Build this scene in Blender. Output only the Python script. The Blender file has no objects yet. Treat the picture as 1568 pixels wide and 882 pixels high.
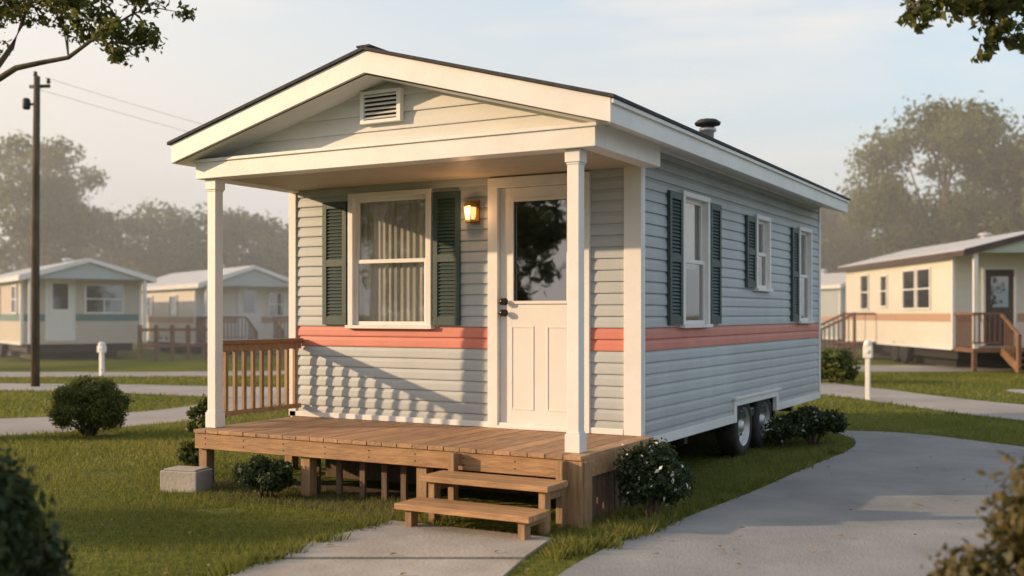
import bpy, bmesh, math, random
import numpy as np
from mathutils import Vector
random.seed(3); rng=np.random.default_rng(7)
sc=bpy.context.scene
F=1645.0; HC=1.44
TH=math.radians(29.1); cr,sr=math.cos(TH),math.sin(TH)
R=(cr,sr); V=(-sr,cr)
CX=-(1.006*R[0]+8.45*V[0]); CY=-(1.006*R[1]+8.45*V[1])
def W(lat,dep): return (CX+lat*R[0]+dep*V[0], CY+lat*R[1]+dep*V[1])
def G(px,py):
    d=F*HC/(py-481.0); return W((px-784)/F*d,d)
def P(px,py,d):
    x,y=W((px-784)/F*d,d); return Vector((x,y,HC+(481-py)/F*d))
# ---------------- materials
def nm(name):
    m=bpy.data.materials.new(name); m.use_nodes=True
    return m,m.node_tree,m.node_tree.nodes['Principled BSDF']
def pm(name,c1,c2=None,scale=5,rough=.6,bump=0,bscale=None,stretch=(1,1,1),metal=0,island=0,spec=.5,detail=5,big=None,crack=0,grime=None):
    m,t,b=nm(name); N=t.nodes; L=t.links
    c2=c2 or c1
    tc=N.new('ShaderNodeTexCoord'); mp=N.new('ShaderNodeMapping'); mp.inputs['Scale'].default_value=stretch
    L.new(tc.outputs['Object'],mp.inputs[0])
    n=N.new('ShaderNodeTexNoise'); n.inputs['Scale'].default_value=scale; n.inputs['Detail'].default_value=detail; n.inputs['Roughness'].default_value=.62
    L.new(mp.outputs[0],n.inputs['Vector'])
    r=N.new('ShaderNodeValToRGB'); r.color_ramp.elements[0].position=.33; r.color_ramp.elements[1].position=.68
    r.color_ramp.elements[0].color=(*c1,1); r.color_ramp.elements[1].color=(*c2,1)
    L.new(n.outputs['Fac'],r.inputs[0]); out=r.outputs[0]
    if big:
        n3=N.new('ShaderNodeTexNoise'); n3.inputs['Scale'].default_value=big[0]; n3.inputs['Detail'].default_value=3
        L.new(tc.outputs['Object'],n3.inputs['Vector'])
        mr=N.new('ShaderNodeMapRange'); mr.inputs[1].default_value=.3; mr.inputs[2].default_value=.7; mr.inputs[3].default_value=1-big[1]; mr.inputs[4].default_value=1+big[1]
        L.new(n3.outputs['Fac'],mr.inputs[0])
        hs=N.new('ShaderNodeHueSaturation'); L.new(mr.outputs[0],hs.inputs['Value']); L.new(out,hs.inputs['Color']); out=hs.outputs[0]
    if island:
        g=N.new('ShaderNodeNewGeometry'); mr=N.new('ShaderNodeMapRange'); mr.inputs[3].default_value=1-island; mr.inputs[4].default_value=1+island
        L.new(g.outputs['Random Per Island'],mr.inputs[0])
        hs=N.new('ShaderNodeHueSaturation'); L.new(mr.outputs[0],hs.inputs['Value']); L.new(out,hs.inputs['Color']); out=hs.outputs[0]
    if grime:
        sp=N.new('ShaderNodeSeparateXYZ'); L.new(tc.outputs['Object'],sp.inputs[0])
        ng=N.new('ShaderNodeTexNoise'); ng.inputs['Scale'].default_value=6; ng.inputs['Detail'].default_value=6; L.new(tc.outputs['Object'],ng.inputs['Vector'])
        ma=N.new('ShaderNodeMath'); ma.operation='MULTIPLY_ADD'; ma.inputs[1].default_value=-.35; L.new(ng.outputs['Fac'],ma.inputs[0]); L.new(sp.outputs['Z'],ma.inputs[2])
        mr=N.new('ShaderNodeMapRange'); mr.inputs[1].default_value=grime[0]-.2; mr.inputs[2].default_value=grime[1]-.15; mr.inputs[3].default_value=grime[2]; mr.inputs[4].default_value=0; L.new(ma.outputs[0],mr.inputs[0])
        mg=N.new('ShaderNodeMix'); mg.data_type='RGBA'; mg.inputs[7].default_value=(.20,.17,.13,1); L.new(mr.outputs[0],mg.inputs[0]); L.new(out,mg.inputs[6]); out=mg.outputs[2]
    L.new(out,b.inputs['Base Color'])
    b.inputs['Roughness'].default_value=rough; b.inputs['Metallic'].default_value=metal
    b.inputs['Specular IOR Level'].default_value=spec
    if bump:
        n2=N.new('ShaderNodeTexNoise'); n2.inputs['Scale'].default_value=bscale or scale*4; n2.inputs['Detail'].default_value=6
        L.new(mp.outputs[0],n2.inputs['Vector'])
        bp=N.new('ShaderNodeBump'); bp.inputs['Strength'].default_value=bump; bp.inputs['Distance'].default_value=.01
        L.new(n2.outputs['Fac'],bp.inputs['Height']); L.new(bp.outputs[0],b.inputs['Normal'])
    return m
def leafmat(name,c1,c2,c3,trans=.35,nscale=1.2):
    m,t,b=nm(name); N=t.nodes; L=t.links
    g=N.new('ShaderNodeNewGeometry'); r=N.new('ShaderNodeValToRGB'); cr_=r.color_ramp
    cr_.elements[0].color=(*c1,1); cr_.elements[1].color=(*c3,1); e=cr_.elements.new(.5); e.color=(*c2,1)
    tc=N.new('ShaderNodeTexCoord'); n=N.new('ShaderNodeTexNoise'); n.inputs['Scale'].default_value=nscale
    L.new(tc.outputs['Object'],n.inputs['Vector'])
    ma=N.new('ShaderNodeMath'); ma.operation='MULTIPLY_ADD'; ma.inputs[1].default_value=.6; L.new(g.outputs['Random Per Island'],ma.inputs[0])
    mb=N.new('ShaderNodeMath'); mb.operation='MULTIPLY_ADD'; mb.inputs[1].default_value=1.2; mb.inputs[2].default_value=-.4; L.new(n.outputs['Fac'],mb.inputs[0])
    L.new(mb.outputs[0],ma.inputs[2]); L.new(ma.outputs[0],r.inputs[0])
    L.new(r.outputs[0],b.inputs['Base Color']); b.inputs['Roughness'].default_value=.55; b.inputs['Specular IOR Level'].default_value=.3
    tr=N.new('ShaderNodeBsdfTranslucent'); hs=N.new('ShaderNodeHueSaturation'); hs.inputs['Value'].default_value=1.5; hs.inputs['Hue'].default_value=.485
    L.new(r.outputs[0],hs.inputs['Color']); L.new(hs.outputs[0],tr.inputs['Color'])
    mx=N.new('ShaderNodeMixShader'); mx.inputs[0].default_value=trans
    L.new(b.outputs[0],mx.inputs[1]); L.new(tr.outputs[0],mx.inputs[2]); L.new(mx.outputs[0],N['Material Output'].inputs[0])
    return m
def glassmat(name,tint=(.88,.9,.9),base=.10):
    m,t,b=nm(name); N=t.nodes; L=t.links
    N.remove(b)
    tr=N.new('ShaderNodeBsdfTransparent'); tr.inputs[0].default_value=(*tint,1)
    gl=N.new('ShaderNodeBsdfGlossy'); gl.inputs['Roughness'].default_value=.02; gl.inputs['Color'].default_value=(.95,.95,.95,1)
    lw=N.new('ShaderNodeLayerWeight'); lw.inputs[0].default_value=.5
    pw=N.new('ShaderNodeMath'); pw.operation='POWER'; pw.inputs[1].default_value=4; L.new(lw.outputs['Facing'],pw.inputs[0])
    ad=N.new('ShaderNodeMath'); ad.operation='MULTIPLY_ADD'; ad.inputs[1].default_value=.85; ad.inputs[2].default_value=base; L.new(pw.outputs[0],ad.inputs[0])
    n=N.new('ShaderNodeTexNoise'); n.inputs['Scale'].default_value=2.5
    tc=N.new('ShaderNodeTexCoord'); L.new(tc.outputs['Object'],n.inputs['Vector'])
    bp=N.new('ShaderNodeBump'); bp.inputs['Strength'].default_value=.06; bp.inputs['Distance'].default_value=.02; L.new(n.outputs['Fac'],bp.inputs['Height']); L.new(bp.outputs[0],gl.inputs['Normal'])
    mx=N.new('ShaderNodeMixShader'); L.new(ad.outputs[0],mx.inputs[0]); L.new(tr.outputs[0],mx.inputs[1]); L.new(gl.outputs[0],mx.inputs[2])
    L.new(mx.outputs[0],N['Material Output'].inputs[0]); return m
M={}
M['siding']=pm('vinyl_siding_grey',(.40,.435,.455),(.45,.485,.505),3,.5,.15,60,stretch=(1,1,.3),big=(.8,.07),grime=(.4,.75,.3))
M['gable']=pm('vinyl_siding_pale',(.58,.58,.56),(.64,.64,.61),3,.5,.15,60,big=(.8,.05))
M['stripe']=pm('coral_stripe',(.57,.18,.13),(.63,.21,.155),4,.5,.1,60,big=(1,.06))
M['white']=pm('white_trim_paint',(.73,.72,.70),(.80,.79,.77),4,.45,.12,40,big=(1.3,.05))
M['door']=pm('door_paint',(.75,.72,.70),(.79,.76,.74),4,.4,.08,30)
M['shutter']=pm('shutter_green',(.030,.058,.055),(.042,.075,.068),8,.5,.1,40)
M['shingle']=pm('roof_shingle',(.03,.03,.035),(.07,.07,.075),30,.9,.6,80)
M['ceiling']=pm('porch_ceiling_board',(.44,.37,.29),(.52,.44,.35),6,.6,.1,stretch=(1,6,1))
M['deck']=pm('deck_wood',(.29,.16,.085),(.47,.28,.15),5,.65,.4,20,stretch=(8,1,8),island=.22,big=(2,.14))
M['deckx']=pm('fascia_wood',(.28,.15,.07),(.47,.27,.13),5,.65,.4,20,stretch=(1,8,8),island=.12,big=(2,.14))
M['woodz']=pm('post_wood',(.24,.14,.075),(.38,.235,.12),5,.7,.4,20,stretch=(8,8,1),island=.2)
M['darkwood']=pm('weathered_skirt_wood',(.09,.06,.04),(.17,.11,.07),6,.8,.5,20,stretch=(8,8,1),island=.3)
M['black']=pm('dark_steel',(.02,.02,.02),(.035,.033,.03),8,.6,.2)
M['tire']=pm('tyre_rubber',(.012,.012,.012),(.03,.028,.026),10,.8,.4,60)
M['rim']=pm('rim_metal',(.45,.45,.46),(.6,.6,.6),8,.4,0,metal=.6)
M['brass']=pm('door_hardware',(.05,.045,.04),(.08,.07,.06),8,.35,0,metal=.8)
M['gold']=pm('lantern_brass',(.35,.22,.08),(.45,.28,.10),8,.35,0,metal=.7)
M['glass']=glassmat('window_glass',base=.17)
M['glassdoor']=glassmat('door_glass',(.5,.5,.48),.30)
M['interior']=pm('interior_wall',(.26,.24,.20),(.32,.29,.25),2,.8)
M['concrete']=pm('concrete',(.34,.30,.262),(.46,.415,.37),2.2,.85,.5,40,big=(.6,.14))
M['drive']=pm('driveway_surface',(.205,.208,.214),(.29,.288,.285),1.3,.85,.6,60,big=(.35,.2),detail=9)
M['road']=pm('road_surface',(.27,.245,.23),(.35,.325,.30),.8,.9,.3,40,big=(.2,.1))
M['soil']=pm('soil',(.05,.035,.02),(.09,.06,.04),4,.95,.8,30)
def curtain():
    m,t,b=nm('curtain_fabric'); N=t.nodes; L=t.links
    b.inputs['Base Color'].default_value=(.82,.79,.75,1); b.inputs['Roughness'].default_value=.9
    tr=N.new('ShaderNodeBsdfTranslucent'); tr.inputs[0].default_value=(.7,.66,.6,1)
    tp=N.new('ShaderNodeBsdfTransparent')
    tc=N.new('ShaderNodeTexCoord'); mp=N.new('ShaderNodeMapping'); mp.inputs['Scale'].default_value=(1,1,.05); L.new(tc.outputs['Object'],mp.inputs[0])
    n=N.new('ShaderNodeTexNoise'); n.inputs['Scale'].default_value=25; L.new(mp.outputs[0],n.inputs['Vector'])
    mr=N.new('ShaderNodeMapRange'); mr.inputs[1].default_value=.35; mr.inputs[2].default_value=.65; mr.inputs[3].default_value=.10; mr.inputs[4].default_value=.30; L.new(n.outputs['Fac'],mr.inputs[0])
    m1=N.new('ShaderNodeMixShader'); m1.inputs[0].default_value=.3; L.new(b.outputs[0],m1.inputs[1]); L.new(tr.outputs[0],m1.inputs[2])
    m2=N.new('ShaderNodeMixShader'); L.new(mr.outputs[0],m2.inputs[0]); L.new(m1.outputs[0],m2.inputs[1]); L.new(tp.outputs[0],m2.inputs[2])
    L.new(m2.outputs[0],N['Material Output'].inputs[0]); return m
M['curtain']=curtain()
def emis(name,c,s):
    m,t,b=nm(name); b.inputs['Emission Color'].default_value=(*c,1); b.inputs['Emission Strength'].default_value=s; b.inputs['Base Color'].default_value=(.8,.6,.4,1); return m
M['lampglass']=emis('lantern_glow',(1,.50,.20),1.25)
M['lf_tree']=leafmat('foliage_tree',(.065,.082,.026),(.115,.14,.042),(.20,.20,.06),.45,.5)
M['lf_near']=leafmat('foliage_near',(.04,.055,.014),(.085,.11,.025),(.19,.165,.04),.5,1.5)
M['lf_box']=leafmat('foliage_boxwood',(.045,.068,.016),(.09,.12,.03),(.17,.175,.045),.3,5)
M['lf_dark']=leafmat('foliage_dark',(.02,.036,.014),(.038,.06,.02),(.07,.09,.03),.25,5)
M['lf_gold']=leafmat('foliage_gold',(.045,.05,.018),(.095,.09,.03),(.21,.14,.045),.3,6)
M['flower']=pm('flower_petal',(.6,.58,.58),(.8,.75,.78),5,.7)
M['bark']=pm('bark',(.06,.045,.03),(.13,.10,.07),8,.9,.8,20,stretch=(1,1,.25))
M['grass']=leafmat('grass_blade',(.075,.10,.02),(.14,.165,.034),(.27,.245,.07),.5,.45)
# ---------------- builders
def finish(me,name,mats,parent=None,smooth=False):
    for m in mats: me.materials.append(m)
    o=bpy.data.objects.new(name,me); sc.collection.objects.link(o)
    if parent: o.parent=parent
    if smooth:
        me.polygons.foreach_set('use_smooth',[True]*len(me.polygons))
    return o
def empty(name,loc=(0,0,0),rz=0):
    e=bpy.data.objects.new(name,None); e.location=loc; e.rotation_euler=(0,0,rz); e.empty_display_size=.2
    sc.collection.objects.link(e); return e
class B:
    def __init__(s,T=None): s.v=[];s.f=[];s.m=[];s.T=T or (lambda a,b,c:(a,b,c))
    def add(s,vs,fs,mi=0):
        n=len(s.v); s.v+= [s.T(*q) for q in vs]; s.f+=[[n+i for i in f] for f in fs]; s.m+=[mi]*len(fs)
    def box(s,a0,a1,b0,b1,c0,c1,mi=0):
        s.add([(a,b,c) for a in (a0,a1) for b in (b0,b1) for c in (c0,c1)],
          [(0,1,3,2),(4,6,7,5),(0,4,5,1),(2,3,7,6),(0,2,6,4),(1,5,7,3)],mi)
    def beam(s,p,q,w,h,mi=0):
        p=Vector(p);q=Vector(q);d=(q-p).normalized()
        up=Vector((0,0,1)) if abs(d.z)<.95 else Vector((0,1,0))
        a=d.cross(up).normalized()*w/2; b=a.cross(d).normalized()*h/2
        vs=[tuple(x) for x in (p-a-b,p+a-b,p+a+b,p-a+b,q-a-b,q+a-b,q+a+b,q-a+b)]
        s.add(vs,[(3,2,1,0),(4,5,6,7),(0,1,5,4),(1,2,6,5),(2,3,7,6),(3,0,4,7)],mi)
    def extr(s,poly,b0,b1,mi=0):
        n=len(poly); vs=[(a,b0,c) for a,c in poly]+[(a,b1,c) for a,c in poly]
        fs=[tuple(range(n)),tuple(range(2*n-1,n-1,-1))]+[(i,i+n,(i+1)%n+n,(i+1)%n) for i in range(n)]
        s.add(vs,fs,mi)
    def tube(s,pts,rad,seg=7,mi=0):
        pts=[Vector(p) for p in pts]
        vs=[];fs=[]
        for i,p in enumerate(pts):
            d=(pts[min(i+1,len(pts)-1)]-pts[max(i-1,0)]).normalized()
            up=Vector((0,0,1)) if abs(d.z)<.9 else Vector((1,0,0))
            a=d.cross(up).normalized(); b=a.cross(d)
            for k in range(seg):
                t=2*math.pi*k/seg; vs.append(tuple(p+(a*math.cos(t)+b*math.sin(t))*rad[i]))
        for i in range(len(pts)-1):
            for k in range(seg):
                k2=(k+1)%seg; fs.append((i*seg+k,i*seg+k2,(i+1)*seg+k2,(i+1)*seg+k))
        fs.append(tuple(range(seg))[::-1]); fs.append(tuple((len(pts)-1)*seg+k for k in range(seg)))
        s.add(vs,fs,mi)
    def lathe(s,prof,c,axis='z',seg=28,mi=0):
        vs=[];fs=[];n=len(prof)
        for k in range(seg):
            t=2*math.pi*k/seg
            for r,h in prof:
                if axis=='z': vs.append((c[0]+r*math.cos(t),c[1]+r*math.sin(t),c[2]+h))
                elif axis=='x': vs.append((c[0]+h,c[1]+r*math.cos(t),c[2]+r*math.sin(t)))
                else: vs.append((c[0]+r*math.cos(t),c[1]+h,c[2]+r*math.sin(t)))
        for k in range(seg):
            k2=(k+1)%seg
            for i in range(n-1): fs.append((k*n+i,k2*n+i,k2*n+i+1,k*n+i+1))
        s.add(vs,fs,mi)
    def build(s,name,mats,parent=None,bevel=0,smooth=False,recalc=True):
        me=bpy.data.meshes.new(name); me.from_pydata(s.v,[],s.f); me.update()
        me.polygons.foreach_set('material_index',s.m)
        if recalc:
            bm=bmesh.new(); bm.from_mesh(me); bmesh.ops.recalc_face_normals(bm,faces=bm.faces); bm.to_mesh(me); bm.free()
        o=finish(me,name,mats,parent,smooth)
        if bevel:
            md=o.modifiers.new('bevel','BEVEL'); md.width=bevel; md.segments=2; md.limit_method='ANGLE'; md.angle_limit=math.radians(40)
        return o
def np_mesh(name,verts,k,mats,parent=None,mi=None):
    n=len(verts)//k; me=bpy.data.meshes.new(name)
    me.vertices.add(n*k); me.vertices.foreach_set('co',np.asarray(verts,dtype=np.float32).ravel())
    me.loops.add(n*k); me.loops.foreach_set('vertex_index',np.arange(n*k,dtype=np.int32))
    me.polygons.add(n); me.polygons.foreach_set('loop_start',np.arange(0,n*k,k,dtype=np.int32))
    if mi is not None: me.polygons.foreach_set('material_index',np.asarray(mi,dtype=np.int32))
    me.update(calc_edges=True); me.validate()
    return finish(me,name,mats,parent)
def leaves(name,clumps,n,size,mats,parent=None,squash=.8,mi_frac=0,shell=.45,aspect=.55,zmin=None):
    c=np.array(clumps,dtype=float); w=c[:,3]**2; w/=w.sum()
    idx=rng.choice(len(c),n,p=w)
    d=rng.normal(size=(n,3)); d/=np.linalg.norm(d,axis=1)[:,None]
    r=c[idx,3]*(rng.random(n)**shell)*(1+.18*rng.normal(size=n))
    pos=c[idx,:3]+d*r[:,None]*np.array([1,1,squash])
    if zmin is not None: pos[:,2]=np.where(pos[:,2]<zmin,zmin+rng.random(n)*.05,pos[:,2])
    nrm=d+.9*rng.normal(size=(n,3)); nrm/=np.linalg.norm(nrm,axis=1)[:,None]
    t=np.cross(nrm,rng.normal(size=(n,3))); t/=np.linalg.norm(t,axis=1)[:,None]
    b=np.cross(nrm,t); s=size*(.6+.8*rng.random(n))[:,None]
    fold=nrm*s*.15
    v=np.stack([pos-t*s*.5,pos+b*s*aspect*.5+fold,pos+t*s*.5,pos-b*s*aspect*.5+fold],axis=1).reshape(-1,3)
    mi=(rng.random(n)<mi_frac).astype(int) if mi_frac else None
    return np_mesh(name,v,4,mats,parent,mi)
def tree(name,x,y,h,cr_,mat='lf_tree',n=9000,leaf=.25,nclump=34,trunk=.22,base=.35,seed=0,flat=.75,cs=(.2,.42)):
    rd=random.Random(seed); e=empty(name,(0,0,0))
    b=B(); cz=h*(base+1)/2; rz=h*(1-base)/2
    th=h*base*.9; lean=rd.uniform(-.4,.4)
    top=Vector((x+lean,y+lean*.5,h*.72))
    tp=[Vector((x,y,-.1)),Vector((x,y,.3)),Vector((x+lean*.3,y,th*.6)),Vector((x+lean*.6,y+lean*.3,th)),top]
    b.tube(tp,[trunk*1.5,trunk,trunk*.85,trunk*.7,trunk*.25],9)
    cl=[]
    for i in range(nclump):
        while True:
            p=Vector((rd.uniform(-1,1),rd.uniform(-1,1),rd.uniform(-1,1)))
            if .35<p.length<.93: break
        wdt=1-.35*max(0,p.z)
        q=Vector((x+p.x*cr_*wdt,y+p.y*cr_*wdt,cz+p.z*rz*.95))
        rr=cr_*rd.uniform(*cs); cl.append((q.x,q.y,q.z,rr))
        if i%2==0:
            t=rd.uniform(.0,.8); s=tp[3].lerp(top,t); mid=s.lerp(q,.5)+Vector((0,0,-.06*h*rd.random()))
            b.tube([s,mid,q],[trunk*.34*(1-t*.5),trunk*.2,trunk*.05],6)
    b.build('trunk',[M['bark']],e,smooth=True)
    leaves('crown',cl,n,leaf,[M[mat]],e,flat)
    return e
# ================= MAIN MOBILE HOME
home=empty('mobile_home')
XL=-3.52; L_=5.92; ZS=1.147; CH=.0925; ZD=.48
front=lambda u,w,z:(u,-w,z)
side=lambda u,w,z:(w,u,z)
left=lambda u,w,z:(XL-w,u,z)
back=lambda u,w,z:(u,L_+w,z)
prof=[(0,.017),(.12,.0175),(.6,.014),(.86,.006),(1,.002)]
def siding(name,T,u0,u1,z0,z1,ops,mats,ztop=None,ch=CH,zs=ZS,stripe=True,off=0):
    b=B(T)
    k=math.floor((z0-zs)/ch)
    while zs+k*ch<z1-1e-6:
        a=zs+k*ch
        mi=1 if (stripe and k in (0,1)) else 0
        br=[a+f*ch for f,_ in prof]
        for o in ops:
            for zz in (o[2],o[3]):
                if a<zz<a+ch: br.append(zz)
        br+= [z for z in (z0,z1) if a<z<a+ch]
        br=sorted(set(z for z in br if z0-1e-9<=z<=z1+1e-9))
        pw=lambda z: off+float(np.interp((z-a)/ch,[p[0] for p in prof],[p[1] for p in prof]))
        segs=list(zip(br[:-1],br[1:]))
        for i,(za,zb) in enumerate(segs):
            if zb-za<1e-6: continue
            zm=(za+zb)/2; iv=[(u0,u1)]
            for o in ops:
                if o[2]<zm<o[3]:
                    nv=[]
                    for p,q in iv:
                        if o[1]<=p or o[0]>=q: nv.append((p,q)); continue
                        if o[0]>p: nv.append((p,o[0]))
                        if o[1]<q: nv.append((o[1],q))
                    iv=nv
            for p,q in iv:
                if ztop:
                    pa,qa=ztop(za,p,q); pb,qb=ztop(zb,p,q)
                else: pa,qa,pb,qb=p,q,p,q
                if pa>=qa: continue
                b.add([(pa,pw(za),za),(qa,pw(za),za),(qb,pw(zb),zb),(pb,pw(zb),zb)],[(0,1,2,3)],mi)
                if abs(za-a)<1e-6: b.add([(pa,off+.001,za),(qa,off+.001,za),(qa,pw(za),za),(pa,pw(za),za)],[(0,1,2,3)],mi)
        k+=1
    return b.build(name,mats,home,recalc=False)
fw=(-2.83,-1.95,1.34,2.49)
door=(-1.30,-.47,ZD,2.53)
sw=[(.885,1.565,1.35,2.455),(3.07,3.58,1.71,2.43),(4.82,5.42,1.36,2.43)]
smats=[M['siding'],M['stripe']]
siding('front_siding',front,XL,0,.45,2.62,[fw,door],smats)
siding('side_siding',side,0,L_,.44,2.81,sw+[(2.42,3.90,0,.60)],smats)
siding('left_siding',left,0,L_,.44,2.81,[],smats)
siding('back_siding',back,XL,0,.44,2.9,[],smats)
b=B()
b.box(-.02,.022,-.0,2.36,.375,.455); b.box(-.02,.022,3.96,L_+.02,.375,.455)
b.box(-.02,.026,2.36,2.44,.375,.60); b.box(-.02,.026,3.88,3.96,.375,.60); b.box(-.02,.028,2.44,3.88,.535,.602)
b.box(-.02,.050,2.33,3.99,.602,.625)
b.box(XL-.02,-.13,-.03,-.005,ZD+.002,ZD+.05)
b.box(XL-.02,XL+.02,.02,L_,.375,.455)
b.build('skirt_trim',[M['white']],home,.003)
b=B(); b.box(XL+.02,-.03,.03,L_-.03,.38,.44)
for x in (-2.7,-.8): b.box(x-.05,x+.05,.1,L_-.1,.2,.38)
for y in (.6,1.6,4.6,5.4): b.box(XL+.1,-.2,y-.04,y+.04,.24,.38)
b.box(-3.0,-.32,2.7,2.8,.26,.36); b.box(-3.0,-.32,3.45,3.55,.26,.36)
b.box(-.34,-.30,2.40,3.95,.44,.9)
b.box(-.34,-.02,2.38,2.41,.40,.7); b.box(-.34,-.02,3.93,3.96,.40,.7); b.box(-.34,-.02,2.41,3.93,.66,.7)
for x in (-2.9,-.9):
    for y in (.9,5.0): b.box(x-.2,x+.2,y-.1,y+.1,0,.2)
b.build('chassis',[M['black']],home)
b=B()
b.box(-.125,.024,-.03,-.004,ZD+.002,2.605)
b.box(.0,.026,-.004,.05,.457,2.80)
b.box(XL-.03,XL+.055,-.03,-.004,ZD+.002,2.605); b.box(XL-.03,XL+.0,-.004,.06,.457,2.7)
b.box(.0,.026,L_-.06,L_+.02,.457,2.80)
b.box(.017,.03,.05,L_-.06,2.765,2.80)
b.build('corner_boards',[M['white']],home,.003)
# roof
XP=-1.65; XR=.36; XLf=-3.66; YR=-1.38; YB=L_+.02
zb=2.705; zt=2.865; zpb=3.25; zpt=3.415
b=B()
t=.03
b.extr([(XLf,zb),(XP,zpb),(XR,zb),(XR,zt),(XP,zpt),(XLf,zt)],YR,YR+t)
b.extr([(XLf,zb),(XP,zpb),(XR,zb),(XR,zt),(XP,zpt),(XLf,zt)],YB-t,YB)
b.box(XR-.03,XR-.001,YR+t,YB-t,zb-.0,zt-.003); b.box(XLf+.001,XLf+.03,YR+t,YB-t,zb,zt-.003)
b.box(XR-.001,XR+.02,YR+.004,YB-.004,zt-.035,zt-.005)
b.build('fascia',[M['white']],home,.003)
b=B()
b.add([(XR-.03,YR+t,zb+.004),(XR-.03,YB-t,zb+.004),(XP,YB-t,zpb-.01),(XP,YR+t,zpb-.01)],[(0,1,2,3)])
b.add([(XLf+.03,YR+t,zb+.004),(XLf+.03,YB-t,zb+.004),(XP,YB-t,zpb-.01),(XP,YR+t,zpb-.01)],[(0,1,2,3)])
b.build('soffit',[M['white']],home,recalc=False)
b=B(); h=.024
for xa,za in ((XR+.03,zt-.004),(XLf-.03,zt-.004)):
    y0,y1=YR-.02,YB+.02
    b.add([(xa,y0,za),(xa,y1,za),(XP,y1,zpt+.004),(XP,y0,zpt+.004),(xa,y0,za+h),(xa,y1,za+h),(XP,y1,zpt+.004+h),(XP,y0,zpt+.004+h)],
      [(0,1,2,3),(4,5,6,7),(0,1,5,4),(1,2,6,5),(2,3,7,6),(3,0,4,7)])
b.build('roof_shingles',[M['shingle']],home)
b=B()
b.beam((XP,YR-.02,zpt+.030),(XP,YB+.02,zpt+.030),.12,.014); b.build('ridge_cap',[M['shingle']],home)
b=B(); vc=(-.50,3.1,3.10)
b.lathe([(.065,-.05),(.065,.26),(.09,.28),(.09,.31),(.06,.32)],vc)
b.lathe([(.06,.325),(.13,.345),(.14,.37),(.10,.40),(.0,.42)],vc,mi=1)
b.lathe([(.14,-.05),(.10,.02),(.06,.05)],vc,mi=1)
b.build('roof_vent',[M['rim'],M['black']],home,smooth=True)
slope=(zpb-zb)/(XR-XP); slopeL=(zpb-zb)/(XP-XLf)
def zc(z,p,q):
    return (max(p,XLf+(z-zb)/slopeL), min(q,XR-(z-zb)/slope))
YG=-1.06
gf=lambda u,w,z:(u,YG-w,z)
siding('gable_siding',gf,-3.6,.3,2.735,3.245,[],[M['gable']],ztop=zc,ch=.128,zs=2.74-.128,stripe=False)
b=B()
b.box(-3.52,.185,-1.24,-1.08,2.58,2.742)
b.box(-3.54,.20,-1.255,-1.242,2.715,2.742)
b.box(.05,.185,-1.078,-.032,2.58,2.79)
b.box(-3.52,-3.42,-1.078,-.032,2.58,2.74)
b.build('porch_beam',[M['white']],home,.004)
b=B(); y=-1.078
while y<-.01:
    b.box(-3.42,.05,y,min(y+.104,-.006),2.60,2.615); y+=.108
b.build('porch_ceiling',[M['ceiling']],home,.003)
b=B(gf)
b.box(-1.87,-1.51,.018,.045,2.93,3.165,1)
b.box(-1.88,-1.845,.018,.07,2.92,3.17); b.box(-1.535,-1.50,.018,.07,2.92,3.17); b.box(-1.845,-1.535,.018,.07,2.92,2.945); b.box(-1.845,-1.535,.018,.07,3.145,3.17)
for i in range(6):
    z=2.952+i*.034; b.add([(-1.845,.047,z+.016),(-1.535,.047,z+.016),(-1.535,.067,z),(-1.845,.067,z),(-1.845,.05,z+.021),(-1.535,.05,z+.021),(-1.535,.072,z+.005),(-1.845,.072,z+.005)],[(0,1,2,3),(4,5,6,7),(0,1,5,4),(2,3,7,6)])
b.build('gable_vent',[M['white'],M['black']],home)
b=B()
for px_ in (-.01,-3.395):
    py_=-1.14; a=.045; c=.058
    b.box(px_-a,px_+a,py_-a,py_+a,ZD+.13,2.49)
    b.box(px_-c,px_+c,py_-c,py_+c,ZD+.002,ZD+.13); b.box(px_-.05,px_+.05,py_-.05,py_+.05,ZD+.13,ZD+.145)
    b.box(px_-.05,px_+.05,py_-.05,py_+.05,2.475,2.49); b.box(px_-c,px_+c,py_-c,py_+c,2.49,2.578)
b.build('porch_posts',[M['white']],home,.004)
def window(T,o,name,cas=.055,mid=.5,gm='glass'):
    u0,u1,z0,z1=o; b=B(T); c=cas; s=.035
    b.box(u0-.012,u0+c-.012,-.05,.045,z0,z1); b.box(u1-c+.012,u1+.012,-.05,.045,z0,z1)
    b.box(u0-.012,u1+.012,-.05,.047,z1,z1+.045); b.box(u0-.03,u1+.03,-.05,.065,z0-.03,z0)
    a0,a1=u0+c-.012,u1-c+.012; zm=z0+(z1-z0)*mid
    for (za,zb_,w) in ((z0,zm+.018,.012),(zm-.018,z1,-.012)):
        b.box(a0,a0+s,w-.022,w,za,zb_); b.box(a1-s,a1,w-.022,w,za,zb_)
        b.box(a0+s,a1-s,w-.022,w+.001,za,za+s); b.box(a0+s,a1-s,w-.022,w+.001,zb_-s,zb_)
    b.build(name,[M['white']],home,.003)
    b=B(T)
    for (za,zb_,w) in ((z0+s,zm-.017,.0),(zm+.017,z1-s,-.022)):
        b.add([(a0+s,w,za),(a1-s,w,za),(a1-s,w,zb_),(a0+s,w,zb_)],[(0,1,2,3)])
    b.build(name+'_glass',[M[gm]],home,recalc=False)
def drape(T,u0,u1,z0,z1,w,name,amp=.012,k=70):
    b=B(T); n=120; vs=[];fs=[]
    for i in range(n+1):
        u=u0+(u1-u0)*i/n; d=w+amp*math.sin(u*k)+amp*.5*math.sin(u*k*.43+1)
        vs+=[(u,d,z0),(u,d,z1)]
    fs=[(2*i,2*i+2,2*i+3,2*i+1) for i in range(n)]
    b.add(vs,fs); b.build(name,[M['curtain']],home,smooth=True,recalc=False)
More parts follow.
